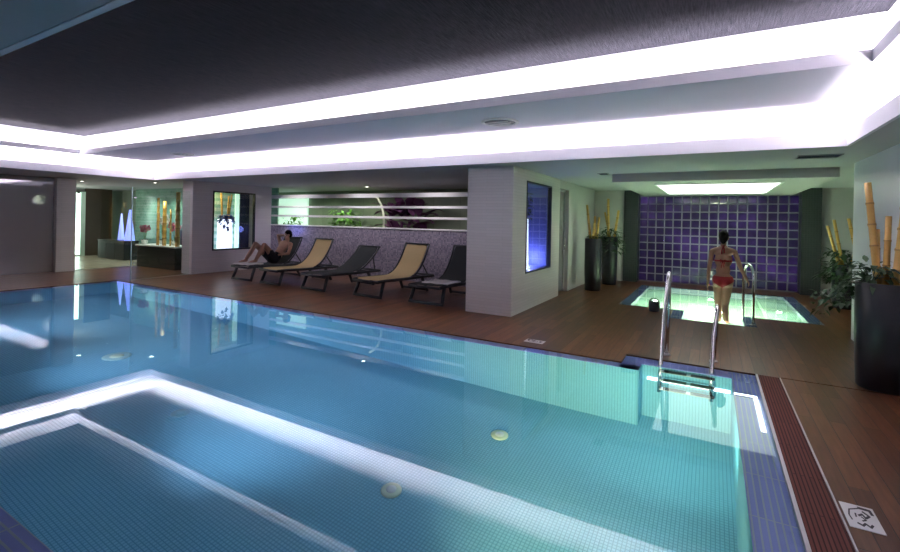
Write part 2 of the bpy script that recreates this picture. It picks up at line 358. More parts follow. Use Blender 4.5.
def downlight(x, y, z, r, lab, lit=False, n=4):
    e = empty('recessed_downlight', lab, 'ceiling light', (x, y, z))
    MB().lathe([(r, 0), (r, -.012), (r*.86, -.02), (r*.8, -.006)], seg=32, cap1=False).build('rim', M['dif'] if not lit else M['steel_dull'], e)
    MB().lathe([(r*.8, -.003), (r*.3, -.010)], seg=32).build('reflector', M['fix'], e)
    if lit: MB().lathe([(r*.45, -.012), (r*.2, -.018)], seg=20).build('lens', M['spot_l'], e)
    else:
        for k in range(3):
            a = k*PI*2/3
            MB().box(-r*.6, r*.6, -.012, .012, -.03, -.022, .002).build('louvre', M['dif'], e, (math.cos(a)*.0, (k-1)*r*.38, 0))
downlight(-2.52, 5.72, 2.90, .26, 'round white recessed ceiling light above the near tiled pillar')
downlight(-10.16, 5.83, 2.90, .24, 'round recessed ceiling light at the left end of the upper cove')
def vent(x, y, z, L, W, lab):
    e = empty('ceiling_vent', lab, 'air vent', (x, y, z))
    f = MB(); f.box(-L/2, L/2, -W/2, -W/2+.015, -.012, 0); f.box(-L/2, L/2, W/2-.015, W/2, -.012, 0); f.box(-L/2, -L/2+.015, -W/2, W/2, -.012, 0); f.box(L/2-.015, L/2, -W/2, W/2, -.012, 0)
    f.build('frame', M['fix'], e)
    MB().box(-L/2+.01, L/2-.01, -W/2+.01, W/2-.01, -.004, 0).build('backing', M['vent'], e)
    for k in range(3): MB().box(-L/2+.015, L/2-.015, -.006, .006, -.011, -.004).build('slat', M['vent'], e, (0, (k-1)*W*.24, 0))
vent(1.16, 7.42, S, .46, .30, 'dark slotted air vent in the ceiling before the hot tub')
vent(-1.75, 8.75, S, .18, .3, 'small air vent beside the dropped ceiling, left end')

# ------------------------------------------------------------------ walls and pillars
# near pillar with a display recess on its right side (built from pieces)
w = MB()
w.box(-3.66, -2.84, 7.0, 7.62, 0, S, 0); w.box(-3.66, -2.84, 9.05, 9.64, 0, S); w.box(-3.66, -2.84, 7.62, 9.05, 0, .65); w.box(-3.66, -2.84, 7.62, 9.05, 2.28, S); w.box(-3.66, -3.50, 7.62, 9.05, .65, 2.28)
struct('pillar', w, [M['wall_x']], 'wide pale tiled pillar at the pool edge')
# retile its right face: thin cladding running the other way
w = MB(); w.box(-2.84, -2.825, 7.0, 7.62, 0, S); w.box(-2.84, -2.825, 9.05, 9.64, 0, S); w.box(-2.84, -2.825, 7.62, 9.05, 0, .65); w.box(-2.84, -2.825, 7.62, 9.05, 2.28, S)
struct('wall_pillar_side', w, M['wall_y'], 'pale tiled side of the near pillar')
# left pillar block with the window
w = MB()
w.box(-12.33, -11.88, 7.12, 7.68, 0, S); w.box(-12.33, -11.88, 9.02, 9.6, 0, S); w.box(-12.33, -11.88, 7.68, 9.02, 0, .60); w.box(-12.33, -11.88, 7.68, 9.02, 2.24, S)
struct('pillar_left', w, M['wall_x'], 'pale tiled pillar left of the loungers')
w = MB(); w.box(-11.88, -11.87, 7.12, 7.68, 0, S); w.box(-11.88, -11.87, 9.02, 9.6, 0, S); w.box(-11.88, -11.87, 7.68, 9.02, 0, .60); w.box(-11.88, -11.87, 7.68, 9.02, 2.24, S)
struct('wall_window_side', w, M['wall_y'], 'pale tiled wall with the display window')
w = MB(); w.box(-15.15, -14.85, 5.30, 5.72, 0, S); struct('pillar_far_left', w, M['wall_y'], 'narrow pale pillar at the far left')
w = MB(); w.box(-15.06, -15.0, -2.6, 5.30, 0, S); struct('wall_left', w, M['tinted'], 'grey smoked glass partition at the left')
# lounge back wall with the slatted opening
w = MB(); w.box(-11.87, -3.6, 9.6, 9.75, 0, 1.30); struct('wall_lounge', w, M['mosaic_x'], 'low lilac mosaic wall behind the loungers')
w = MB(); w.box(-11.87, -3.6, 9.57, 9.78, 1.30, 1.335, .006); struct('trim_7', w, M['ledge_top'], 'pale sill on the low mosaic wall')
for k, (z, h) in enumerate(((2.18, .11), (1.87, .06), (1.60, .06))):
    o = MB().box(-11.87, -3.6, 9.60, 9.66, z-h/2, z+h/2, .006).build('horizontal_rail', M['ledge_top'])
    tag(o, ('topmost and thickest', 'middle', 'lowest')[k] + ' pale horizontal rail in the opening behind the loungers', 'rail', 'rails in the wall opening')
# walls beyond the near pillar
w = MB(); w.box(-3.1, -2.84, 10.42, 13.0, 0, S); w.box(-3.1, -2.84, 9.64, 10.42, 2.29, S); struct('wall_side', w, M['plaster'], 'white wall left of the hot tub')
w = MB(); w.box(-3.2, -2.10, 13.3, 13.5, 0, S); w.box(2.16, 3.5, 13.45, 13.6, 0, S); struct('wall_back', w, M['plaster'], 'white end walls beside the glass blocks')
w = MB(); w.box(-2.10, -1.74, 13.25, 13.7, 0, S); w.box(1.79, 2.16, 13.25, 13.7, 0, S); struct('wall_dark', w, M['darktile_x'], 'dark tiled panels framing the glass blocks')
w = MB(); w.box(1.72, 1.95, -2.6, 8.42, 0, S); struct('wall_right', w, M['satin'], 'white wall behind the near planter')
w = MB(); w.box(3.4, 3.5, 8.2, 13.6, 0, S); w.box(1.95, 3.5, 8.2, 8.4, 0, S); struct('wall_recess', w, M['plaster'])
w = MB(); w.box(-26, 1.95, -2.75, -2.6, 0, S); struct('wall_near', w, M['plaster'])
w = MB(); w.box(-26.1, -26, -2.6, 12, 0, S); struct('wall_far_left', w, M['greywall'])
# door behind the pillar
e = empty('glass_door', 'dark glass door just beyond the near pillar', 'door', (-2.95, 9.66, 0)); e['kind'] = 'structure'; e.name = 'door_1'
del e['category']
MB().box(-.02, .0, .03, .74, .02, 2.25).build('door_pane', M['tinted'], e)
f = MB(); f.box(-.03, .02, 0, .04, 0, 2.29); f.box(-.03, .02, .72, .76, 0, 2.29); f.box(-.03, .02, .04, .72, 2.25, 2.29)
f.build('door_frame', M['fix'], e)
MB().tube([(.03, .66, .95), (.06, .66, .95), (.06, .66, 1.25), (.03, .66, 1.25)], .01, 8).build('door_handle', M['steel'], e)
w = MB(); w.box(-3.6, -3.5, 9.64, 10.5, 0, S); struct('wall_behind_door', w, M['graygreen'])

# glass block wall
gx0, gx1, gz0, gz1 = -1.74, 1.79, .02, 2.32
nx, nz = 17, 11
pw, ph = (gx1-gx0)/nx, (gz1-gz0)/nz
s = MB(); s.box(gx0, gx1, 13.60, 13.70, 0, S); struct('wall_glass_block', s, M['mortar'], 'violet glass block wall behind the hot tub')
g = MB()
for i in range(nx):
    for j in range(nz):
        x, z = gx0+(i+.5)*pw, gz0+(j+.5)*ph
        g.box(x-pw*.43, x+pw*.43, 13.565, 13.61, z-ph*.43, z+ph*.43, .012)
blk = struct('wall_glass_block_panes', g, M['gblock'], 'grid of violet backlit glass blocks')

# ------------------------------------------------------------------ hot tub
s = MB()
s.box(JX0, JX1, JY0, JY1, -1.05, -.95); s.box(NJX0, NJX1, NJY, JY0+.05, -.40, -.28)
s.box(JX0+.2, JX0+.7, JY0+.15, JY1-.15, -.95, -.45); s.box(JX1-.7, JX1-.2, JY0+.15, JY1-.15, -.95, -.45)
s.box(NJX0+.1, NJX1-.1, JY0+.05, JY0+.45, -.95, -.55)
M['jac'] = brick('hot_tub_mosaic', (.42, .62, .50), (.38, .58, .46), (.25, .42, .36), .04, .04, 'XYZ', .005, 0, .4, .2)
struct('floor_hot_tub', s, M['jac'], 'pale mosaic hot tub floor and benches')
s = MB()
s.box(JX0, JX0+.2, JY0, JY1, -.95, -.03); s.box(JX1-.2, JX1, JY0, JY1, -.95, -.03); s.box(JX0+.2, JX1-.2, JY1-.15, JY1, -.95, -.03)
s.box(JX0+.2, NJX0+.18, JY0, JY0+.12, -.95, -.03); s.box(NJX1-.16, JX1-.2, JY0, JY0+.12, -.95, -.03)
s.box(NJX0, NJX0+.18, NJY, JY0, -.4, -.03); s.box(NJX1-.16, NJX1, NJY, JY0, -.4, -.03); s.box(NJX0+.18, NJX1-.16, NJY-.04, NJY, -.4, -.03)
M['jrim'] = brick('hot_tub_rim', (.16, .22, .42), (.12, .18, .36), (.3, .36, .45), .05, .05, 'XYZ', .005, 0, .3, .2)
struct('wall_hot_tub', s, M['jrim'], 'blue mosaic rim of the hot tub')
s = MB(); s.keep = True
z = -.008
s.face([(JX0, JY0, z), (NJX0, JY0, z), (NJX0, NJY, z), (NJX1, NJY, z), (NJX1, JY0, z), (JX1, JY0, z), (JX1, JY1, z), (JX0, JY1, z)])
tag(s.build('hot_tub_water', M['water_j']), 'glowing pale green water in the small hot tub', 'water', None, 'stuff')
e = empty('underwater_light', 'bright round lamp under the hot tub water', 'lamp', (.15, 10.6, -.95))
MB().lathe([(.17, 0), (.17, .02), (.14, .03)], seg=28).build('housing', M['steel'], e)
MB().lathe([(.14, .03), (.10, .036)], seg=28).build('lens', emis('tub_lamp', (.95, 1, .65), 25), e)

# ------------------------------------------------------------------ light strips (the room's lamps and added fills)
def area(name, loc, sx, sy, power, color, rot=(0, 0, 0)):
    l = bpy.data.lights.new(name, 'AREA'); l.shape = 'RECTANGLE'; l.size = sx; l.size_y = sy; l.energy = power; l.color = color
    o = bpy.data.objects.new(name, l); COL.objects.link(o); o.location = loc; o.rotation_euler = rot; return o
LC = (1.0, .93, .98)
UP = (PI, 0, 0)
P1, P2 = 19, 15
def strip(name, p, L, along, power, tilt):
    # faces up, tilted away from the opening
    if along == 'x': rot = (PI+tilt, 0, 0)
    else: rot = (PI, tilt, 0)
    o = area(name, p, L if along == 'x' else .05, .05 if along == 'x' else L, power*L, LC, rot); return o
xm, ym = (OX0+OX1)/2, (OY0+OY1)/2
strip('cove_strip_far', (xm, OY1+.10, S+.10), OX1-OX0, 'x', P1, 0)
strip('cove_strip_right', (OX1+.10, ym, S+.10), OY1-OY0, 'y', P1*.6, 0)
strip('cove_strip_left', (OX0-.10, ym, S+.10), OY1-OY0, 'y', P1, 0)
strip('cove_strip_near', (xm, OY0-.10, S+.10), OX1-OX0, 'x', P1*.35, 0)
strip('upper_strip_far', (xm, IY1+.095, 2.96), IX1-IX0, 'x', P2, 0)
strip('upper_strip_right', (IX1+.08, (IY0+IY1)/2, 2.96), IY1-IY0, 'y', P2, 0)
strip('upper_strip_left', (IX0-.12, (IY0+IY1)/2, 2.97), IY1-IY0, 'y', P2, 0)

def spot(name, loc, tgt, power, color, size=90, blend=.5, rad=.08):
    l = bpy.data.lights.new(name, 'SPOT'); l.energy = power; l.color = color; l.spot_size = math.radians(size); l.spot_blend = blend; l.shadow_soft_size = rad
    o = bpy.data.objects.new(name, l); COL.objects.link(o); o.location = loc
    d = Vector(tgt)-Vector(loc); o.rotation_euler = d.to_track_quat('-Z', 'Y').to_euler(); return o
def point(name, loc, power, color, rad=.06):
    l = bpy.data.lights.new(name, 'POINT'); l.energy = power; l.color = color; l.shadow_soft_size = rad
    o = bpy.data.objects.new(name, l); COL.objects.link(o); o.location = loc; return o
spot('pool_lamp_right', (-.9, 1.05, -.75), (-.9, 5.3, -.50), 420, (1.0, .97, .52), 75, .9)
for i, x in enumerate((-3.6, -6.4, -9.2)):
    spot('pool_fill_long', (x, 1.05, -.45), (x-.8, 5.3, -.9), 260, (.62, .76, 1.0), 80, 1.0)  # added unseen spots, brighten the middle and left of the pool
area('pool_lamp_niche', (-.25, 4.0, -.5), .2, .2, 10, (.6, 1, .7), (PI/2+.1, 0, 0))
area('tub_lamp', (.15, 10.6, -.90), .25, .25, 12, (.95, 1, .62), (PI, 0, 0))
area('tub_step_fill', (.03, 9.0, -.04), .7, .7, 10, (1, 1, .7), (0, 0, 0))  # added fill panels under the surface facing down, brighten the tub
area('tub_centre_fill', (.0, 10.3, -.05), 1.1, 1.2, 46, (1, .95, .55), (0, 0, 0))
area('tub_back_fill', (.0, 11.9, -.05), 2.4, .8, 9, (.85, 1, .72), (0, 0, 0))
point('tub_step_fill', (.0, 9.3, -.10), 16, (.97, 1, .62), .05)  # added fill points below the surface, no fittings there
point('tub_side_fill', (.0, 11.3, -.12), 30, (.85, 1, .62), .04)
point('tub_corner_fill', (-1.0, 10.4, -.10), 9, (.75, 1, .68), .04)
point('tub_corner_fill', (1.1, 10.4, -.10), 9, (.75, 1, .68), .04)
point('tub_centre_fill', (.0, 10.1, -.12), 75, (1, 1, .60), .04)

# ------------------------------------------------------------------ pool ladder
e = empty('pool_ladder', 'steel pool ladder with two grab rails of unequal height at the corner', 'pool ladder', (0, 0, 0))
def rail(x, top, dx):
    pts = [(x+.02, 6.06, -.01), (x+.02+dx, 6.04, top*.6), (x+.02+dx, 6.0, top-.10)]
    for k in range(7):
        a = PI*k/6; pts.append((x+.02+dx, 5.93+.07*math.cos(a)*1.0, top-.07+.07*math.sin(a)))
    pts += [(x+dx*.6, 5.78, top*.55), (x, 5.64, .02), (x, 5.50, -.25), (x, 5.46, -.75)]
    return pts
for x, top in ((-.47, .99), (.02, .66)):
    g = MB().tube(rail(x, top, .02), .021, 14).build('grab_rail', M['steel'], e)
    MB().lathe([(.045, .0), (.045, .012), (.03, .022)], x+.02, 6.06, 20).build('flange', M['steel_dull'], g)
for z, y in ((-.12, 5.50), (-.38, 5.47), (-.64, 5.46)):
    t_ = MB().box(-.47, .02, y-.05, y+.03, z-.013, z+.013, .006).build('tread', M['steel_dull'], e)
    for xx in (-.40, -.14): MB().box(xx-.03, xx+.19, y-.055, y+.032, z+.0131, z+.020).build('grip', M['black'], t_)

# hot tub rail
e = empty('hot_tub_rail', 'curved steel grab rail beside the woman at the hot tub', 'handrail', (0, 0, 0))
pts = [(.58, 8.62, -.0), (.58, 8.64, .70)]
for k in range(9):
    a = PI*k/8; pts.append((.58-.055*(1-math.cos(a)), 8.86-.22*math.cos(a), .72+.22*math.sin(a)))
pts += [(.47, 9.12, .3), (.47, 9.16, -.27)]
MB().tube(pts, .021, 14).build('rail', M['steel'], e)
MB().lathe([(.045, .0), (.045, .012), (.03, .022)], .58, 8.62, 20).build('flange', M['steel_dull'], e)

# small black box at the tub's corner
e = empty('black_basket', 'small black basket on the deck at the left front corner of the hot tub', 'basket', (-.88, 8.98, 0))
b = MB(); b.lathe([(.075, 0), (.09, .02), (.095, .15), (.085, .175), (.03, .185)], seg=24, cap1=True).build('body', M['char_sling'], e)
MB().tube([(-.085, 0, .17), (-.05, 0, .22), (0, 0, .235), (.05, 0, .22), (.085, 0, .17)], .008, 8).build('handle', M['black'], e)

# ------------------------------------------------------------------ signs on the deck
def ink(mb, pts, w, M4):
    for a, b in zip(pts[:-1], pts[1:]):
        a = Vector((a[0], a[1], 0)); b = Vector((b[0], b[1], 0)); d = (b-a).normalized(); n = Vector((-d.y, d.x, 0))*w/2
        q = [a-n-d*w*.3, b-n+d*w*.3, b+n+d*w*.3, a+n-d*w*.3]
        mb.face([M4 @ p for p in q])
def sign(x, y, rz, L, W, lab):
    e = empty('floor_sign', lab, 'sign', (x, y, 0.0), rz, group=None)
    MB().box(-L/2, L/2, -W/2, W/2, 0.0, .004, .001).build('plate', M['sign'], e)
    k = MB(); T = Matrix.Translation((0, 0, .0048)) @ Matrix.Diagonal((L, W, 1, 1))
    ink(k, [(-.38, .05), (-.36, .36), (-.2, .38)], .10, T)              # bold stroke at the corner
    ink(k, [(-.36, .05), (-.22, -.28), (.02, -.36), (.2, -.33)], .045, T) # long arc
    ink(k, [(-.24, .12), (-.10, .26), (.02, .12), (-.12, .06), (-.04, -.06)], .07, T)
    ink(k, [(.0, .0), (.10, .10), (.16, -.02)], .05, T)
    ink(k, [(.26, .22), (.36, .14), (.26, .02), (.36, -.08), (.30, -.2)], .07, T)
    ink(k, [(-.10, -.14), (.04, -.16)], .05, T)
    k.build('pictogram', M['sign_ink'], e)
sign(.722, 3.25, -PI/2, .25, .145, 'white square pictogram plate on the deck beside the red grille')
sign(-1.98, 5.75, 0, .25, .15, 'small white plate on the deck at the far pool edge by the pillar')

# ------------------------------------------------------------------ plants
def bamboo(parent, base, top, r, nodes=4, name='bamboo_pole'):
    base, top = Vector(base), Vector(top); pts, rad = [], []
    for k in range(nodes+1):
        t = k/nodes
        for dt, rr in ((-.018, 1.0), (-.007, 1.13), (.007, 1.13), (.018, .97)) if 0 < k < nodes else ((0, 1),):
            pts.append(base.lerp(top, t+dt)); rad.append(r*rr*(1-.12*t))
    q = MB().tube(pts, rad, 14); q.bm.faces.ensure_lookup_table()
    for f in q.bm.faces:
        if len(f.verts) == 4:
            c_ = f.calc_center_median(); t_ = (c_-base).dot(top-base)/(top-base).length_squared*nodes
            if abs(t_-round(t_)) < .008*nodes and 0 < round(t_) < nodes: f.material_index = 1
    o = q.build(name, [M['bamboo'], M['bamboo_node']], parent)
    return o
def foliage(parent, c, R, n, mat, L=.16, W=.07, zr=(.0, .35), hang=.0, name='foliage'):
    m = MB()
    for k in range(n):
        a = random.uniform(0, 2*PI); rr = R*math.sqrt(random.random()); z = random.uniform(*zr)
        if hang and random.random() < hang: rr = R*random.uniform(.9, 1.3); z = -random.uniform(0, .4)
        p = Vector(c)+Vector((math.cos(a)*rr*.8, math.sin(a)*rr*.8, z))
        d = (math.cos(a)+random.uniform(-.6, .6), math.sin(a)+random.uniform(-.6, .6), random.uniform(-.5, .8))
        m.leaf(p, d, L*random.uniform(.6, 1.3), W*random.uniform(.7, 1.2), random.uniform(.1, .7))
    for k in range(10):
        a = random.uniform(0, 2*PI); m.tube([Vector(c)+Vector((0, 0, -.05)), Vector(c)+Vector((math.cos(a)*R*.5, math.sin(a)*R*.5, zr[1]*.6)), Vector(c)+Vector((math.cos(a)*R, math.sin(a)*R, zr[1]*.5))], .004, 5)
    return m.build(name, mat, parent)
def planter(x, y, r, h, poles, lab, nleaf=150, fR=.3, fz=(-.05, .3), hang=.25, leafmat='leaf', L=.16, grp='black bamboo planters'):
    e = empty('bamboo_planter', lab, 'planter', (x, y, 0), group=grp)
    MB().lathe([(r*.88, 0), (r*.93, .015), (r, h*.5), (r*1.0, h-.01), (r*.98, h), (r*.9, h), (r*.9, h-.06)], seg=40, cap1=False).build('pot', M['pot'], e)
    MB().lathe([(r*.9, h-.07), (.01, h-.055)], seg=30).build('soil', M['black'], e)
    for (bx, by, tx, ty, tz, br) in poles: bamboo(e, (bx, by, h-.07), (tx, ty, tz), br, max(3, int((tz-h)/.22)+1))
    if nleaf: foliage(e, (0, 0, h), fR, nleaf, M[leafmat], L, L*.45, fz, hang)
    return e
# near right planter
p = planter(1.475, 6.0, .225, 1.03, [(-.04, .04, -.11, .16, 2.02, .033), (.0, .0, .02, .02, 1.68, .028), (-.03, .12, -.03, .16, 1.55, .024), (.07, -.04, .15, -.08, 2.15, .045)],
        'tall glossy black planter with thick bamboo canes at the right edge', 0)
foliage(p, (-.10, .0, 1.06), .18, 60, M['leaf'], .13, .06, (-.02, .16), 0)
m = MB()
for k in range(120):    # trailing ivy on the left side
    t = random.random(); q = Vector((-.16-.34*t+random.uniform(-.06, .06), .06+random.uniform(-.12, .12), 1.06-.18*t-random.uniform(0, .22)*(1 if random.random() < .6 else .2)))
    m.leaf(q, (random.uniform(-1, .4), random.uniform(-1, 1), random.uniform(-.8, .5)), random.uniform(.05, .09), random.uniform(.03, .05), .4)
for k in range(6):
    a = .1*k; m.tube([(-.10, .05*k-.1, .98), (-.28, .05*k-.1, 1.02), (-.42-.02*k, .04*k-.1, .86-.03*k)], .004, 5)
m.build('trailing_ivy', M['leaf'], p)
# planters left of the hot tub
planter(-2.40, 10.95, .19, 1.20, [(-.06, .0, -.16, .0, 1.98, .03), (.02, .03, .02, .03, 1.72, .03), (.08, -.02, .12, .0, 1.70, .028), (.0, -.08, .03, -.06, 1.56, .025)],
        'tall black planter with bamboo canes against the white wall, nearer of the pair', 60, .17, (-.05, .08), 0, L=.09)
planter(-2.28, 12.30, .19, 1.22, [(-.04, .0, -.06, .0, 2.2, .035), (.0, .05, -.14, .02, 1.85, .03), (.10, .0, .20, .0, 1.90, .035)],
        'tall black planter with bamboo canes in the corner, farther of the pair', 240, .30, (-.15, .22), .35, L=.14)
# planter right of the hot tub
planter(2.28, 11.6, .22, .85, [(-.1, .0, -.30, .0, 1.60, .028), (-.05, .0, -.20, .0, 1.72, .03), (.05, -.05, .34, .0, 2.0, .035), (.20, -.02, .02, .0, 1.75, .032)],
        'leafy dark bamboo planter right of the hot tub behind the wall corner', 420, .36, (-.35, .28), .35, L=.16)

# ------------------------------------------------------------------ loungers
def sling_profile(kind):
    if kind == 'up': return [(.02, .372), (.20, .380), (.50, .370), (.85, .355), (1.0, .37), (1.14, .43), (1.27, .54), (1.38, .68), (1.48, .85), (1.56, 1.03)]
    return [(.02, .372), (.20, .380), (.50, .370), (.85, .360), (1.0, .38), (1.2, .46), (1.4, .60), (1.55, .73), (1.70, .90)]
def make_lounger(label, mat, kind, W=.68):
    e = empty('sun_lounger', label, 'sun lounger', group='sun loungers by the low mosaic wall')
    pr = sling_profile(kind); h = W/2
    m = MB(); n = len(pr); vs = []
    for i, (y, z) in enumerate(pr):
        vs.append([m.bm.verts.new((x, y, z - .012*(1-(x/h)**2))) for x in [-h+.03+(W-.06)*k/6 for k in range(7)]])
    for i in range(n-1):
        for k in range(6): m.bm.faces.new((vs[i][k], vs[i][k+1], vs[i+1][k+1], vs[i+1][k])).smooth = True
    o = m.build('sling', mat, e); so = o.modifiers.new('t', 'SOLIDIFY'); so.thickness = .014; so.offset = 0
    sb = o.modifiers.new('s', 'SUBSURF'); sb.levels = 1; sb.render_levels = 1
    # base frame
    f = MB()
    for sx in (-1, 1):
        f.tube([(sx*h, .0, .345), (sx*h, .2, .35), (sx*h, .9, .335), (sx*h, 1.30, .335), (sx*h, 1.72, .33)], .030, 8)
    for y in (.0, .45, .9, 1.35, 1.72): f.tube([(-h, y, .335), (h, y, .335)], .024, 8)
    f.build('base_frame', M['char'], e)
    b = MB()
    for sx in (-1, 1): b.tube([(sx*(h-.005), y, z-.012) for y, z in pr[4:]], .019, 8)
    b.tube([(-h, pr[-1][0], pr[-1][1]-.01), (h, pr[-1][0], pr[-1][1]-.01)], .019, 8)
    zt = pr[7]; b.tube([(-h*.8, zt[0], zt[1]-.03), (-h*.8, 1.62, .34)], .014, 8); b.tube([(h*.8, zt[0], zt[1]-.03), (h*.8, 1.62, .34)], .014, 8)
    b.build('back_frame', M['char'], e)
    for y0, y1 in ((.16, .04), (1.32, 1.50)):
        for sx in (-1, 1):
            MB().tube([(sx*(h-.01), y0, .34), (sx*(h+.0), (y0+y1)/2, .18), (sx*(h+.02), y1, .02)], [.036, .034, .030], 8).build('leg', M['char'], e)
        MB().tube([(-h-.02, y1, .045), (h+.02, y1, .045)], .028, 8).build('stretcher', M['char'], e)
    return e
LA = make_lounger('charcoal sun lounger nearest the window pillar, with a man reclining on it', M['char_sling'], 'up')
LB = make_lounger('tan sun lounger second from the left, beside the reclining man', M['tan'], 'up')
LC_ = make_lounger('dark empty sun lounger with a low backrest between two tan ones', M['char_sling'], 'low')
LD = copy_tree(LB); LD['label'] = 'tan sun lounger between the dark one and the near pillar'
LE = copy_tree(LA); LE['label'] = 'charcoal sun lounger partly hidden by the near pillar, towel on its seat'
for o, x, y, a in ((LA, -9.80, 7.06, -.03), (LB, -8.74, 7.02, -.11), (LC_, -7.34, 6.98, -.09), (LD, -5.86, 6.98, -.10), (LE, -4.52, 7.02, -.04)):
    o.location = (x, y, 0); o.rotation_euler.z = a
def towel(name, x, y, lab, w=.42, L=.5, zs=.412):
    m = MB(); nx_, ny_ = 10, 8; vs = []
    for j in range(ny_+1):
        row = []
        for i in range(nx_+1):
            u, v = i/nx_-.5, j/ny_-.5
            row.append(m.bm.verts.new((x+u*w, y+v*L, zs + .008*math.sin(u*14+v*5)*math.cos(v*11))))
        vs.append(row)
    for j in range(ny_):
        for i in range(nx_): m.bm.faces.new((vs[j][i], vs[j][i+1], vs[j+1][i+1], vs[j+1][i])).smooth = True
    o = m.build(name, M['towel'], None); so = o.modifiers.new('t', 'SOLIDIFY'); so.thickness = .016; so.offset = 1
    return tag(o, lab, 'towel')
towel('towel', -9.79, 7.28, 'pale towel under the feet of the reclining man', .56, .44)
towel('towel', -4.40, 7.42, 'pinkish white towel on the lounger beside the near pillar', .56, .50, .405)

# ------------------------------------------------------------------ people
def capsule(bm, p0, r0, p1, r1, seg=14):
    p0, p1 = Vector(p0), Vector(p1); d = (p1-p0); L = d.length; d = d.normalized() if L > 1e-6 else Vector((0, 0, 1))
    q = d.to_track_quat('Z', 'Y').to_matrix().to_4x4()
    rings = []
    prof = [(-r0*math.sin(a), r0*math.cos(a)) for a in (PI/2*.98, PI/3, PI/6, 0)] + [(L+r1*math.sin(a), r1*math.cos(a)) for a in (0, PI/6, PI/3, PI/2*.98)]
    T = Matrix.Translation(p0) @ q
    for z, r in prof: rings.append([bm.verts.new(T @ Vector((r*math.cos(2*PI*k/seg), r*math.sin(2*PI*k/seg), z))) for k in range(seg)])
    for i in range(len(rings)-1):
        for k in range(seg): bm.faces.new((rings[i][k], rings[i][(k+1) % seg], rings[i+1][(k+1) % seg], rings[i+1][k]))
    bm.faces.new(rings[0][::-1]); bm.faces.new(rings[-1])
def ell(bm, c, rx, ry, rz, R=None):
    m = Matrix.Translation(c) @ (R or Matrix()) @ Matrix.Diagonal((rx, ry, rz, 1))
    bmesh.ops.create_uvsphere(bm, u_segments=20, v_segments=14, radius=1, matrix=m)
def fuse(name, bm, mat, parent, voxel=.009, smooth=6):
    bmesh.ops.recalc_face_normals(bm, faces=bm.faces)
    me = bpy.data.meshes.new(name+'_raw'); bm.to_mesh(me); bm.free()
    o = bpy.data.objects.new(name+'_raw', me); COL.objects.link(o)
    r = o.modifiers.new('r', 'REMESH'); r.mode = 'VOXEL'; r.voxel_size = voxel; r.use_smooth_shade = True
    sm = o.modifiers.new('s', 'SMOOTH'); sm.iterations = smooth; sm.factor = .5
    dg = bpy.context.evaluated_depsgraph_get(); dg.update()
    m2 = bpy.data.meshes.new_from_object(o.evaluated_get(dg)); m2.name = name
    bpy.data.objects.remove(o)
    for p_ in m2.polygons: p_.use_smooth = True
    m2.materials.clear(); m2.materials.append(mat)
    n = bpy.data.objects.new(name, m2); COL.objects.link(n); n.parent = parent
    return n
def garment(name, body, pred, mat, parent, off=.006):
    bm = bmesh.new(); bm.from_mesh(body.data); bm.normal_update()
    bad = [f for f in bm.faces if not pred(f.calc_center_median())]
    bmesh.ops.delete(bm, geom=bad, context='FACES')
    bm.normal_update()
    for v in bm.verts: v.co += v.normal*off
    for f in bm.faces: f.smooth = True
    me = bpy.data.meshes.new(name); bm.to_mesh(me); bm.free(); me.materials.append(mat)
    o = bpy.data.objects.new(name, me); COL.objects.link(o); o.parent = parent
    so = o.modifiers.new('t', 'SOLIDIFY'); so.thickness = .004; so.offset = 0
    return o
def hand(bm, w, d, side, palm_n, s=1.0, curl=.5):
    """palm and five fingers; w wrist, d pointing direction, side = thumb side, palm_n = palm normal (fingers curl towards it)"""
    w = Vector(w); d = Vector(d).normalized(); side = Vector(side); side = (side - d*side.dot(d)).normalized(); pn = Vector(palm_n); pn = (pn-d*pn.dot(d)-side*pn.dot(side)).normalized()
    pal = w + d*.045*s
    capsule(bm, w, .024*s, w+d*.03*s, .026*s)
    for k in (-.030, -.010, .010, .028): capsule(bm, w+d*.02*s+side*k*.6*s, .015*s, w+d*.082*s+side*k*s, .0125*s, 10)
    for k, L in ((.028, .070), (.010, .080), (-.010, .075), (-.030, .058)):
        a = w+d*.084*s+side*k*s; dd = (d+pn*curl*.5).normalized(); b = a+dd*L*.5*s; d2 = (d+pn*curl*1.5).normalized(); c_ = b+d2*L*.5*s
        capsule(bm, a, .0105*s, b, .0095*s, 10); capsule(bm, b, .0095*s, c_, .008*s, 10)
    a = w+d*.03*s+side*.026*s; b = a+(d*.6+side*.8+pn*.3).normalized()*.045*s; c_ = b+(d*.9+side*.25+pn*.4).normalized()*.035*s
    capsule(bm, a, .014*s, b, .0115*s, 10); capsule(bm, b, .011*s, c_, .009*s, 10)
def head(bm, c, R):
    """R rotates a head that looks along +Y"""
    c = Vector(c); f = lambda v: c + R @ Vector(v)
    R4 = R.to_4x4()
    ell(bm, f((0, -.008, .02)), .073, .092, .098, R4); ell(bm, f((0, .022, -.045)), .055, .062, .065, R4)
    capsule(bm, f((0, .088, .012)), .010, f((0, .106, -.018)), .014, 10)            # nose
    ell(bm, f((0, .078, -.052)), .024, .014, .010, R4)                              # mouth
    ell(bm, f((0, .070, -.088)), .022, .020, .018, R4)                              # chin
    for sx in (-1, 1):
        ell(bm, f((sx*.076, -.01, -.005)), .010, .020, .031, R4)                    # ears
        ell(bm, f((sx*.03, .078, .024)), .018, .010, .008, R4)                      # brows
        ell(bm, f((sx*.036, .062, -.022)), .024, .022, .02, R4)                     # cheeks
def eyes(parent, c, R):
    c = Vector(c); f = lambda v: c + R @ Vector(v)
    for sx in (-1, 1):
        o = MB().ball(f((sx*.030, .076, .008)), .0115, 12).build('eye', M['petal_w'], parent)
        MB().ball(f((sx*.030, .0855, .008)), .005, 10).build('iris', M['hair'], o)

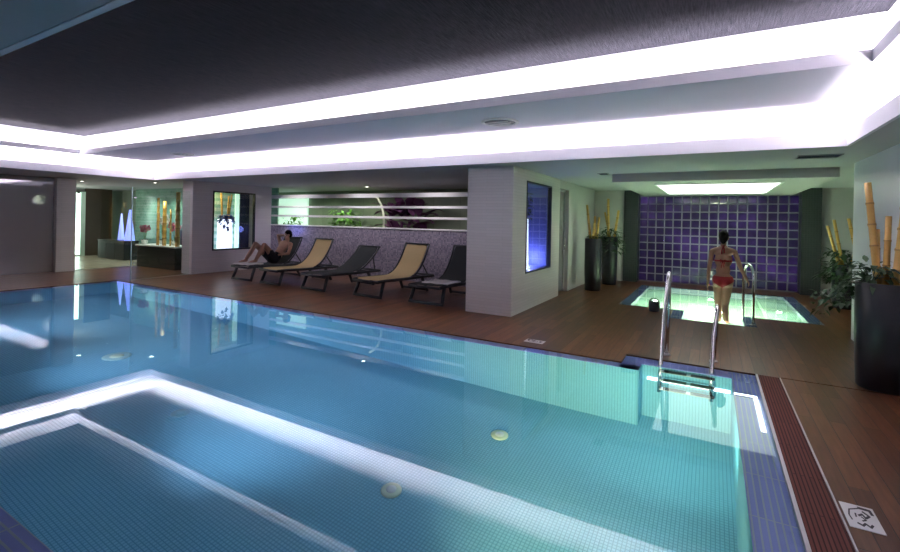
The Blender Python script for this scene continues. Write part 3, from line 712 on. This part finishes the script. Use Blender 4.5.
# --- woman stepping down into the hot tub, seen from behind; facing +Y
W = empty('person', 'woman in a red bikini seen from behind, stepping into the hot tub', 'person', (.17, 9.02, -.28), -.10)
W.scale = (.90, .95, 1)
bm = bmesh.new()
hipz, shz = .90, 1.43
# torso
ell(bm, (0, .0, .93), .165, .115, .125); ell(bm, (-.075, -.05, .89), .085, .085, .09); ell(bm, (.075, -.05, .89), .085, .085, .09)
ell(bm, (0, .0, 1.09), .118, .085, .13); ell(bm, (0, .0, 1.26), .142, .092, .15); ell(bm, (0, -.005, 1.38), .155, .075, .075)
for sx in (-1, 1):
    ell(bm, (sx*.075, .085, 1.28), .062, .058, .06)
    capsule(bm, (sx*.04, -.01, 1.44), .05, (sx*.165, -.005, 1.405), .048)
capsule(bm, (0, -.01, 1.40), .055, (0, .005, 1.53), .047)
# legs: left leg carries the weight, right leg trails behind
capsule(bm, (-.075, 0, .90), .096, (-.070, .06, .48), .058); capsule(bm, (-.070, .055, .48), .056, (-.062, .01, .30), .057); capsule(bm, (-.062, .01, .30), .057, (-.055, .0, .08), .034)
capsule(bm, (-.055, -.02, .045), .034, (-.06, .12, .028), .026); capsule(bm, (-.06, .12, .028), .030, (-.062, .19, .022), .020)
capsule(bm, (.080, 0, .90), .096, (.045, .02, .50), .058); capsule(bm, (.045, .02, .50), .056, (.060, -.08, .33), .057); capsule(bm, (.060, -.08, .33), .056, (.10, -.16, .12), .034)
capsule(bm, (.10, -.18, .10), .034, (.115, -.08, .035), .028); capsule(bm, (.115, -.08, .035), .028, (.12, -.02, .022), .020)
for k in range(5):
    capsule(bm, (-.085+k*.014, .17, .022), .011, (-.088+k*.015, .215-.008*k, .016), .009, 8)
    capsule(bm, (.095+k*.014, -.03, .020), .011, (.097+k*.015, .005-.006*k, .016), .009, 8)
# left arm hangs, right arm reaches to the rail
capsule(bm, (-.185, -.005, 1.40), .044, (-.225, -.03, 1.11), .036); capsule(bm, (-.225, -.03, 1.11), .035, (-.245, .0, .885), .025)
hand(bm, (-.245, .005, .875), (-.1, .1, -1), (.1, 1, 0), (1, 0, 0), .95, .35)
capsule(bm, (.185, -.005, 1.40), .044, (.285, -.04, 1.14), .036); capsule(bm, (.285, -.04, 1.14), .035, (.365, -.02, .985), .025)
hand(bm, (.368, -.018, .98), (.45, .1, -.8), (-.1, 1, 0), (.3, .1, -.8), .95, .8)
Rh = Matrix.Rotation(math.radians(-6), 3, 'X') @ Matrix.Rotation(math.radians(8), 3, 'Z')
hc = (0, .02, 1.632)
head(bm, hc, Rh)
body = fuse('body', bm, M['skin'], W, .0085, 6)
eyes(W, hc, Rh)
bm = bmesh.new()
ell(bm, (0, -.012, 1.672), .084, .102, .092); ell(bm, (0, -.045, 1.632), .076, .075, .085); ell(bm, (0, -.095, 1.70), .045, .045, .042); ell(bm, (0, -.05, 1.575), .045, .04, .045)
for k in range(8): capsule(bm, (math.cos(k*.8)*.02, -.10, 1.70+math.sin(k*.8)*.02), .02, (math.cos(k*.8)*.045, -.11, 1.70+math.sin(k*.8)*.045), .012, 8)
fuse('hair', bm, M['hair'], W, .009, 3)
garment('bikini_bottom', body, lambda c: .80 < c.z < 1.0 and c.z > .80 + abs(c.x)*.62 and c.z < .985 and abs(c.x) < .19, M['red'], W)
garment('bikini_top', body, lambda c: (c.y > .02 and 1.22 < c.z < 1.34 and abs(c.x) < .15) or (1.235 < c.z < 1.262 and abs(c.x) < .17), M['red'], W, .005)
k_ = MB()
k_.tube([(-.012, -.105, 1.25), (-.035, -.118, 1.28), (-.03, -.115, 1.22), (0, -.105, 1.25)], .008, 8)
k_.tube([(.012, -.105, 1.25), (.04, -.118, 1.275), (.03, -.115, 1.20), (.0, -.105, 1.25)], .008, 8)
k_.tube([(0, -.105, 1.25), (-.02, -.12, 1.13)], .006, 8); k_.tube([(0, -.105, 1.25), (.025, -.12, 1.14)], .006, 8)
k_.build('back_bow', M['red'], W)
k_ = MB()
k_.tube([(-.075, .14, 1.33), (-.07, .06, 1.44), (-.055, .0, 1.49), (0, -.062, 1.505), (.055, .0, 1.49), (.07, .06, 1.44), (.075, .14, 1.33)], .008, 8)
k_.tube([(0, -.064, 1.505), (-.02, -.092, 1.42), (-.015, -.10, 1.36)], .010, 8); k_.tube([(0, -.064, 1.505), (.022, -.092, 1.44), (.02, -.10, 1.38)], .010, 8)
k_.build('neck_strap', M['red'], W)

# --- man reclining on lounger A (local axes of the lounger: foot at y=0)
Mn = empty('person', 'bare-chested man in dark shorts reclining with knees up on a lounger', 'person', (-9.76, 7.02, .004), -.03)
bm = bmesh.new()
ell(bm, (0, .93, .475), .165, .13, .10)
for yy, zz, rx, a_ in ((1.00, .51, .158, 25), (1.07, .57, .150, 38), (1.13, .64, .152, 46), (1.19, .715, .160, 50), (1.245, .79, .170, 52), (1.29, .85, .172, 54)):
    ell(bm, (0, yy, zz), rx, .10, .088, Matrix.Rotation(math.radians(a_), 4, 'X'))
capsule(bm, (0, 1.33, .86), .06, (0, 1.38, .98), .055)
for sx, ky, kz, fy in ((-1, .50, .87, .20), (1, .58, .85, .30)):
    kx = sx*.12
    capsule(bm, (sx*.09, .93, .48), .092, (kx, ky, kz), .062); capsule(bm, (kx, ky, kz), .058, (kx, ky-.13, kz-.2), .056); capsule(bm, (kx, ky-.13, kz-.2), .056, (kx, fy+.03, .475), .037)
    capsule(bm, (kx, fy+.06, .478), .036, (kx, fy-.08, .462), .026)
    for k in range(5): capsule(bm, (kx-.03+k*.014, fy-.09, .458), .012, (kx-.032+k*.015, fy-.135, .452), .009, 8)
    capsule(bm, (sx*.14, 1.31, .86), .06, (sx*.21, 1.31, .85), .052)
    if sx < 0:   # arm folded behind the head
        capsule(bm, (sx*.21, 1.31, .86), .05, (sx*.33, 1.33, 1.06), .04); capsule(bm, (sx*.33, 1.33, 1.06), .039, (sx*.14, 1.44, 1.08), .028); hand(bm, (sx*.14, 1.44, 1.08), (1, .1, .1), (0, .1, 1), (0, -1, 0), 1, .4)
    else:
        capsule(bm, (sx*.21, 1.31, .85), .05, (sx*.30, 1.16, .62), .04); capsule(bm, (sx*.30, 1.16, .62), .039, (sx*.20, .96, .60), .028); hand(bm, (sx*.20, .96, .60), (-.5, -.8, -.1), (0, -.3, 1), (-1, 0, -.6), 1, .5)
Rh = Matrix.Rotation(math.radians(62), 3, 'Z') @ Matrix.Rotation(math.radians(10), 3, 'X') 
Rh = Matrix.Rotation(math.radians(180-25), 3, 'Z') @ Matrix.Rotation(math.radians(-8), 3, 'X')
hc2 = (0, 1.375, 1.085)
head(bm, hc2, Rh)
bodyM = fuse('body', bm, M['skin_m'], Mn, .0095, 5)
eyes(Mn, hc2, Rh)
bm = bmesh.new(); R4 = Rh.to_4x4(); f_ = lambda v: Vector(hc2) + Rh @ Vector(v)
ell(bm, f_((0, -.02, .045)), .082, .095, .085, R4); ell(bm, f_((0, -.05, .0)), .075, .07, .08, R4)
fuse('hair', bm, M['hair'], Mn, .01, 3)
garment('swim_shorts', bodyM, lambda c: .70 < c.y < 1.06 and c.z < .72 and abs(c.x) < .2 and c.z < .62 + (1.06-c.y)*.4, M['navy'], Mn, .010)

# ------------------------------------------------------------------ glowing vases & display windows
def vase(x, y, z, h, r0, r1, mat, lab, power=0, col=(.7, .75, 1)):
    e = empty('glowing_vase', lab, 'lamp', (x, y, z), group='glowing tapered vases')
    MB().lathe([(r0, 0), (r0*1.02, .01), ((r0+r1)/2, h*.5), (r1, h-.01), (r1*.95, h), (r1*.8, h), (r1*.8, h-.04)], seg=32).build('shade', M[mat], e)
    MB().lathe([(r0*1.03, 0), (r0*1.03, .012), (r0*.98, .014)], seg=28).build('base', M['fix'], e)
    return e
# window in the left pillar: panes, frame, curtain and lit planter behind
e = empty('window_1', None, None, (-11.87, 0, 0)); e['kind'] = 'structure'
f = MB(); y0, y1, z0, z1 = 7.68, 9.02, .60, 2.24
f.box(-.06, .01, y0, y0+.04, z0, z1); f.box(-.06, .01, y1-.04, y1, z0, z1); f.box(-.06, .01, y0, y1, z0, z0+.04); f.box(-.06, .01, y0, y1, z1-.04, z1); 
f.build('window_frame', M['black'], e)
MB().box(-.035, -.03, y0+.04, y1-.04, z0+.04, z1-.04).build('window_pane', M['pane'], e)
w = MB(); w.box(-12.95, -12.90, 7.5, 9.9, 0, S); w.box(-12.95, -11.9, 9.85, 9.9, 0, S); w.box(-12.9, -12.34, 7.5, 7.53, 0, S); struct('wall_display', w, M['green_tile'], 'tiled wall behind the display window')
w = MB(); pv = None
for k in range(49):
    yy = 8.72+k*.0095; xx = -12.16+.022*math.sin(k*PI/3)
    q = (w.bm.verts.new((xx, yy, .30)), w.bm.verts.new((xx, yy, 2.32)), w.bm.verts.new((xx-.012, yy, 2.32)), w.bm.verts.new((xx-.012, yy, .30)))
    if pv:
        for a_, b_ in ((0, 1), (1, 2), (2, 3), (3, 0)): w.bm.faces.new((pv[a_], q[a_], q[b_], pv[b_])).smooth = True
    pv = q
tag(w.build('curtain', M['curtain']), 'dark blue pleated curtain inside the left display window', 'curtain')
w = MB(); w.box(-12.86, -12.80, 9.03, 9.16, .3, 2.3, .008); tag(w.build('light_column', M['mint']), 'narrow pale green lit column inside the left display window', 'lamp')
e = empty('lit_planter', 'glowing white planter with blue leaves and bamboo in the left window', 'planter', (-12.54, 8.50, 0))
MB().lathe([(.19, 0), (.20, .02), (.21, .7), (.20, 1.45), (.18, 1.46), (.18, 1.40)], seg=32).build('pot', M['vase'], e)
for a_ in ((-.05, -.05, -.05, -.10, 2.25, .03), (.05, .05, .05, .08, 2.15, .03), (0, .1, .02, .2, 2.2, .025)): bamboo(e, (a_[0], a_[1], 1.4), (a_[2], a_[3], a_[4]), a_[5], 4)
m = MB()
for k in range(110):
    a = random.uniform(-1.5, 1.5); rr = random.uniform(.10, .235); z_ = 1.47+random.uniform(-.05, .12) if rr < .2 else 1.46-random.uniform(0, .30)*(1-abs(a)/2)
    m.leaf((math.cos(a)*rr, math.sin(a)*rr, z_), (math.cos(a)*.5, math.sin(a)+random.uniform(-.5, .5), random.uniform(-1, .4)), random.uniform(.08, .13), random.uniform(.06, .09), .3)
m.build('foliage', M['leaf_b'], e)
point('window_glow', (-12.6, 8.1, 2.1), 9, (1.0, .85, .45)); 
point('window_blue', (-12.45, 8.95, .9), 5, (.3, .35, 1.0))

# display in the near pillar
e = empty('window_2', None, None, (-2.825, 0, 0)); e['kind'] = 'structure'
f = MB(); y0, y1, z0, z1 = 7.62, 9.05, .65, 2.28
f.box(-.06, .01, y0, y0+.03, z0, z1); f.box(-.06, .01, y1-.03, y1, z0, z1); f.box(-.06, .01, y0, y1, z0, z0+.03); f.box(-.06, .01, y0, y1, z1-.03, z1)
f.build('window_frame', M['black'], e)
MB().box(-.035, -.03, y0+.03, y1-.03, z0+.03, z1-.03).build('window_pane', M['pane'], e)
w = MB(); w.box(-3.50, -3.47, 7.62, 9.05, .65, 2.28); w.box(-3.47, -2.9, 9.02, 9.05, .65, 2.28); w.box(-3.47, -2.9, 7.62, 7.65, .65, 2.28); w.box(-3.47, -2.9, 7.65, 9.02, .65, .68); w.box(-3.47, -2.9, 7.65, 9.02, 2.25, 2.28)
M['cabinet_in'] = simple('display_lining', (.16, .18, .42), .5, .1, 3)
struct('wall_display_lining', w, M['cabinet_in'], 'blue lit lining of the display recess in the near pillar')
e = empty('lit_planter', 'glowing white planter with dark leaves in the near pillar display', 'planter', (-2.985, 8.0, .685))
MB().lathe([(.075, 0), (.08, .02), (.07, .4), (.06, .92), (.05, .93), (.05, .90)], seg=32).build('pot', M['vase'], e)
foliage(e, (.0, .05, 1.0), .085, 120, M['leaf'], .10, .05, (-.05, .42), .0)
point('display_blue', (-3.2, 8.75, .82), 13, (.30, .34, 1.0), .05)
point('display_spot', (-3.05, 7.95, 2.2), .6, (1, 1, .9))

# glowing vases seen through glass at left
e = empty('cabinet', 'low dark cabinet carrying the glowing vases beyond the glass', 'cabinet', (-18.0, 8.15, 0))
MB().box(-.9, .9, -.2, .25, 0, .62, .01).build('body', M['counter'], e)
for k in range(3): MB().box(-.88+.6*k, -.30+.6*k, -.215, -.2, .04, .58, .004).build('door', M['counter'], e)
MB().box(-.93, .93, -.23, .27, .62, .65, .005).build('top', M['black'], e)
vase(-17.68, 8.12, .65, .92, .10, .02, 'vase_b', 'slimmer blue glowing vase on the dark cabinet')
vase(-17.08, 8.10, .65, 1.05, .15, .03, 'vase_b', 'wider blue white glowing vase on the dark cabinet')

# counter with orchids and bamboo
e = empty('reception_counter', 'dark counter with a pale stone top beyond the glass screen', 'counter', (-13.95, 7.31, 0))
MB().box(-1.08, .93, .02, .6, 0, .62, .008).build('body', M['counter'], e); MB().box(-1.10, .93, -.02, .64, .62, .66, .006).build('countertop', M['ledge_top'], e)
e2 = [(-14.22, 7.50, 2.05, .04), (-13.88, 7.50, 1.95, .055), (-13.60, 7.52, 1.72, .025), (-13.12, 7.45, 2.2, .06)]
for (x, y, zt, r) in e2:
    c_ = empty('bamboo_cane', {0: 'thin bamboo cane standing on the counter, leftmost', 1: 'thick bamboo cane on the counter, second from the left', 2: 'short slim bamboo cane on the counter, third from the left', 3: 'thick bamboo cane on the counter beside the left pillar'}[e2.index((x, y, zt, r))], 'bamboo cane', (x, y, .66), group='bamboo canes on the counter')
    bamboo(c_, (0, 0, 0), (0, 0, zt-.66), r, 6, 'culm')
def orchid(x, y, z, mats, lab, h=.55, R=.3, n=34):
    e = empty('orchid_pot', lab, 'flowers', (x, y, z))
    MB().lathe([(.07, 0), (.09, .12), (.095, .14), (.085, .14), (.08, .10)], seg=24).build('pot', M['dif'], e)
    s_ = MB()
    for k in range(6):
        a = k*PI/3; s_.tube([(0, 0, .12), (math.cos(a)*R*.4, math.sin(a)*R*.3, h*.85), (math.cos(a)*R, math.sin(a)*R*.6, h*.95)], .005, 6)
    s_.build('stems', M['stem'], e)
    b_ = MB()
    for k in range(n):
        a = random.uniform(0, 2*PI); r_ = R*random.uniform(.2, 1); c0 = Vector((math.cos(a)*r_, math.sin(a)*r_*.6, h*random.uniform(.75, 1.1)))
        for j in range(5):
            t_ = j*2*PI/5; b_.leaf(c0, (math.cos(t_), -.3, math.sin(t_)), .055, .05, .1)
    b_.build('blossoms', M[mats], e)
    l_ = MB()
    for k in range(7): a = k*.9; l_.leaf((0, 0, .13), (math.cos(a), math.sin(a), .5), .22, .06, .5)
    l_.build('leaves', M['leaf'], e)
orchid(-14.86, 7.46, .66, 'petal_p', 'pink orchids on the counter, left of the white ones', .50, .20)
orchid(-14.40, 7.74, .66, 'petal_w', 'white orchids in the middle of the counter', .80, .24, 60)
orchid(-13.80, 7.76, .66, 'petal_p', 'pink orchids on the counter between the bamboo canes', .60, .24)
w = MB(); w.box(-18.6, -12.95, 9.0, 9.1, 0, S); struct('wall_green', w, M['green_tile'], 'green glass tiled wall behind the counter')
w = MB(); w.box(-15.6, -12.95, 8.9, 9.0, 0, 1.05); struct('wall_band', w, M['counter'], 'dark band below the green tiles')
w = MB(); w.box(-26, -18.6, 9.3, 9.4, 0, S); struct('wall_grey_green', w, M['graygreen'])
w = MB(); w.box(-20.1, -20, 8.0, 8.85, 0, S); struct('wall_wood', w, M['darkwood'], 'dark wooden wall panel beyond the glass')
e = empty('door_2', None, None, (-20.05, 7.75, 0)); e['kind'] = 'structure'
MB().box(0, .02, -.13, .10, .05, 2.3).build('door_panel', M['doorlight'], e); f = MB(); f.box(0, .04, -.17, -.13, 0, 2.34); f.box(0, .04, .10, .25, 0, 2.34); f.build('door_frame', M['pane_edge'], e)
# glass screens
def gscreen(x0, y0, x1, y1, h, lab, edge=True):
    e = empty('glass_screen', lab, 'glass screen', (x0, y0, 0)); L = math.hypot(x1-x0, y1-y0); e.rotation_euler.z = math.atan2(y1-y0, x1-x0)
    MB().box(.012, L, -.006, .006, .01, h).build('pane', M['pane'], e)
    MB().box(0, .012, -.012, .012, .01, h).build('edge_strip', M['pane_edge'], e)
    MB().box(0, L, -.015, .015, 0, .012).build('floor_channel', M['steel_dull'], e)
    for z in (.4, h-.25): MB().lathe([(.03, -.012), (.03, .012)], .08, 0, 16).build('clamp', M['steel'], e, (0, 0, z))
gscreen(-11.78, 5.62, -11.96, 7.10, 2.19, 'clear glass screen standing between pool corner and left pillar')
gscreen(-15.0, 5.75, -15.0, 7.25, 2.35, 'clear glass screen beside the narrow far left pillar')
for (x, y, lab) in ((-15.5, 6.1, 'lit round downlight just beyond the narrow far left pillar'), (-13.72, 7.13, 'lit round downlight above the counter'), (-8.5, 10.1, 'lit round downlight above the purple plant behind the rails')):
    downlight(x, y, S, .12, lab, True)
    spot('downlight_beam', (x, y, S-.04), (x, y, 0), 60, (1, .97, .82), 110, .6, .06)
for xx in (-17.2, -15.9, -14.6, -13.4): spot('counter_wash', (xx, 8.3, 2.42), (xx, 8.7, 0), 45, (.85, 1, .9), 120, .7, .04)
point('lobby_glow', (-18.8, 6.6, 2.1), 45, (1, .95, .8), .2)

# ------------------------------------------------------------------ garden room behind the rails
w = MB(); w.box(-14.2, -3.0, 11.6, 11.7, 0, S); struct('wall_garden', w, M['garden_wall'], 'grey green panelled wall behind the rails')
w = MB(); w.box(-3.5, -3.4, 9.78, 11.6, 0, S); w.box(-14.3, -14.2, 9.9, 11.6, 0, S); struct('wall_garden_end', w, M['graygreen'])
w = MB(); w.box(-14.3, -3.3, 9.75, 11.7, -.1, -.001)
o = MB().box(-14.1, -12.35, 11.5, 11.56, 1.2, 2.35, .01).build('light_box', M['mint']); tag(o, 'pale green lit panel at the left behind the rails', 'lamp')
e = empty('shrub', 'bright green shrub behind the rails left of the purple leaves', 'plant', (-9.9, 10.75, 0))
MB().lathe([(.22, 0), (.28, .5), (.27, .5), (.25, .42)], seg=28).build('pot', M['pot'], e)
foliage(e, (0, 0, .95), .55, 420, M['leaf_v'], .20, .09, (-.2, .85), 0)
MB().tube([(0, 0, .4), (.03, 0, .8), (-.02, .02, 1.3)], .03, 8).build('trunk', M['stem'], e)
e = empty('shrub', 'low green shrub at the left end behind the rails', 'plant', (-12.3, 10.75, 0))
MB().lathe([(.22, 0), (.28, .5), (.27, .5), (.25, .42)], seg=28).build('pot', M['pot'], e)
foliage(e, (0, 0, .90), .36, 170, M['leaf_v'], .18, .07, (-.2, .75), 0)
e = empty('purple_plant', 'large purple leaved plant behind the rails', 'plant', (-7.75, 10.75, 0))
MB().lathe([(.28, 0), (.34, .6), (.33, .6), (.3, .5)], seg=28).build('pot', M['pot'], e)
m = MB()
for k in range(64):
    a = random.uniform(0, 2*PI); m.leaf((random.uniform(-.5, .7), random.uniform(-.1, .1), random.uniform(1.0, 1.9)), (math.cos(a), math.sin(a)*.3, random.uniform(.0, 1.4)), random.uniform(.5, .85), random.uniform(.22, .38), .35)
m.build('leaves', M['leaf_p'], e)
MB().tube([(0, 0, .5), (.02, 0, 1.0), (0, .02, 1.5)], .05, 8).build('trunk', M['leaf_p'], e)
MB().tube([(-.30, -.45, .5), (-.28, -.45, 1.35), (-.30, -.45, 1.7), (-.38, -.45, 1.95), (-.52, -.45, 2.15), (-.7, -.45, 2.25)], .03, 10).build('pale_stalk', M['stem_w'], e)
for xx in (-10.6, -8.2, -5.9): spot('lounge_fill', (xx, 8.7, 2.44), (xx, 9.4, 1.2), 34, (1, .96, .98), 130, .8, .05)  # added fill spots, whiten the rails and brighten mosaic and loungers
for xx in (-12.6, -11.2, -9.7): spot('garden_wash', (xx, 10.3, 2.42), (xx, 11.1, 0), 42, (.85, 1, .75), 130, .7, .04)
for xx in (-7.6, -5.6): spot('garden_wash_right', (xx, 10.1, 2.42), (xx, 11.0, 0), 14, (.95, .92, .92), 130, .7, .04)
point('lounge_blue', (-10.8, 9.35, 1.15), 2.5, (.2, .25, 1.0), .1)

# ------------------------------------------------------------------ camera
cam = bpy.data.cameras.new('camera'); co = bpy.data.objects.new('camera', cam); COL.objects.link(co); SC.camera = co
cam.sensor_width = 36; cam.lens = 459/900*36; cam.shift_y = -(276-220.7)/900; cam.clip_start = .05
yaw, roll = math.radians(29.75), math.radians(1.15)
co.location = (0, 0, 1.55)
co.rotation_euler = (Matrix.Rotation(yaw, 3, 'Z') @ Matrix.Rotation(PI/2, 3, 'X') @ Matrix.Rotation(roll, 3, 'Z')).to_euler()
# ------------------------------------------------------------------ world and view
wd = bpy.data.worlds.new('world'); SC.world = wd; wd.use_nodes = True
wd.node_tree.nodes['Background'].inputs[0].default_value = (.02, .02, .03, 1); wd.node_tree.nodes['Background'].inputs[1].default_value = .3
SC.view_settings.view_transform = 'Standard'; SC.view_settings.look = 'None'; SC.view_settings.exposure = .55; SC.view_settings.gamma = 1; SC.view_settings.use_curve_mapping = False
cy = SC.cycles
cy.use_denoising = True; cy.denoiser = 'OPENIMAGEDENOISE'
cy.max_bounces = 10; cy.transparent_max_bounces = 16; cy.transmission_bounces = 8; cy.diffuse_bounces = 4; cy.glossy_bounces = 5
cy.sample_clamp_indirect = 12; cy.caustics_reflective = False; cy.caustics_refractive = True; cy.blur_glossy = .0
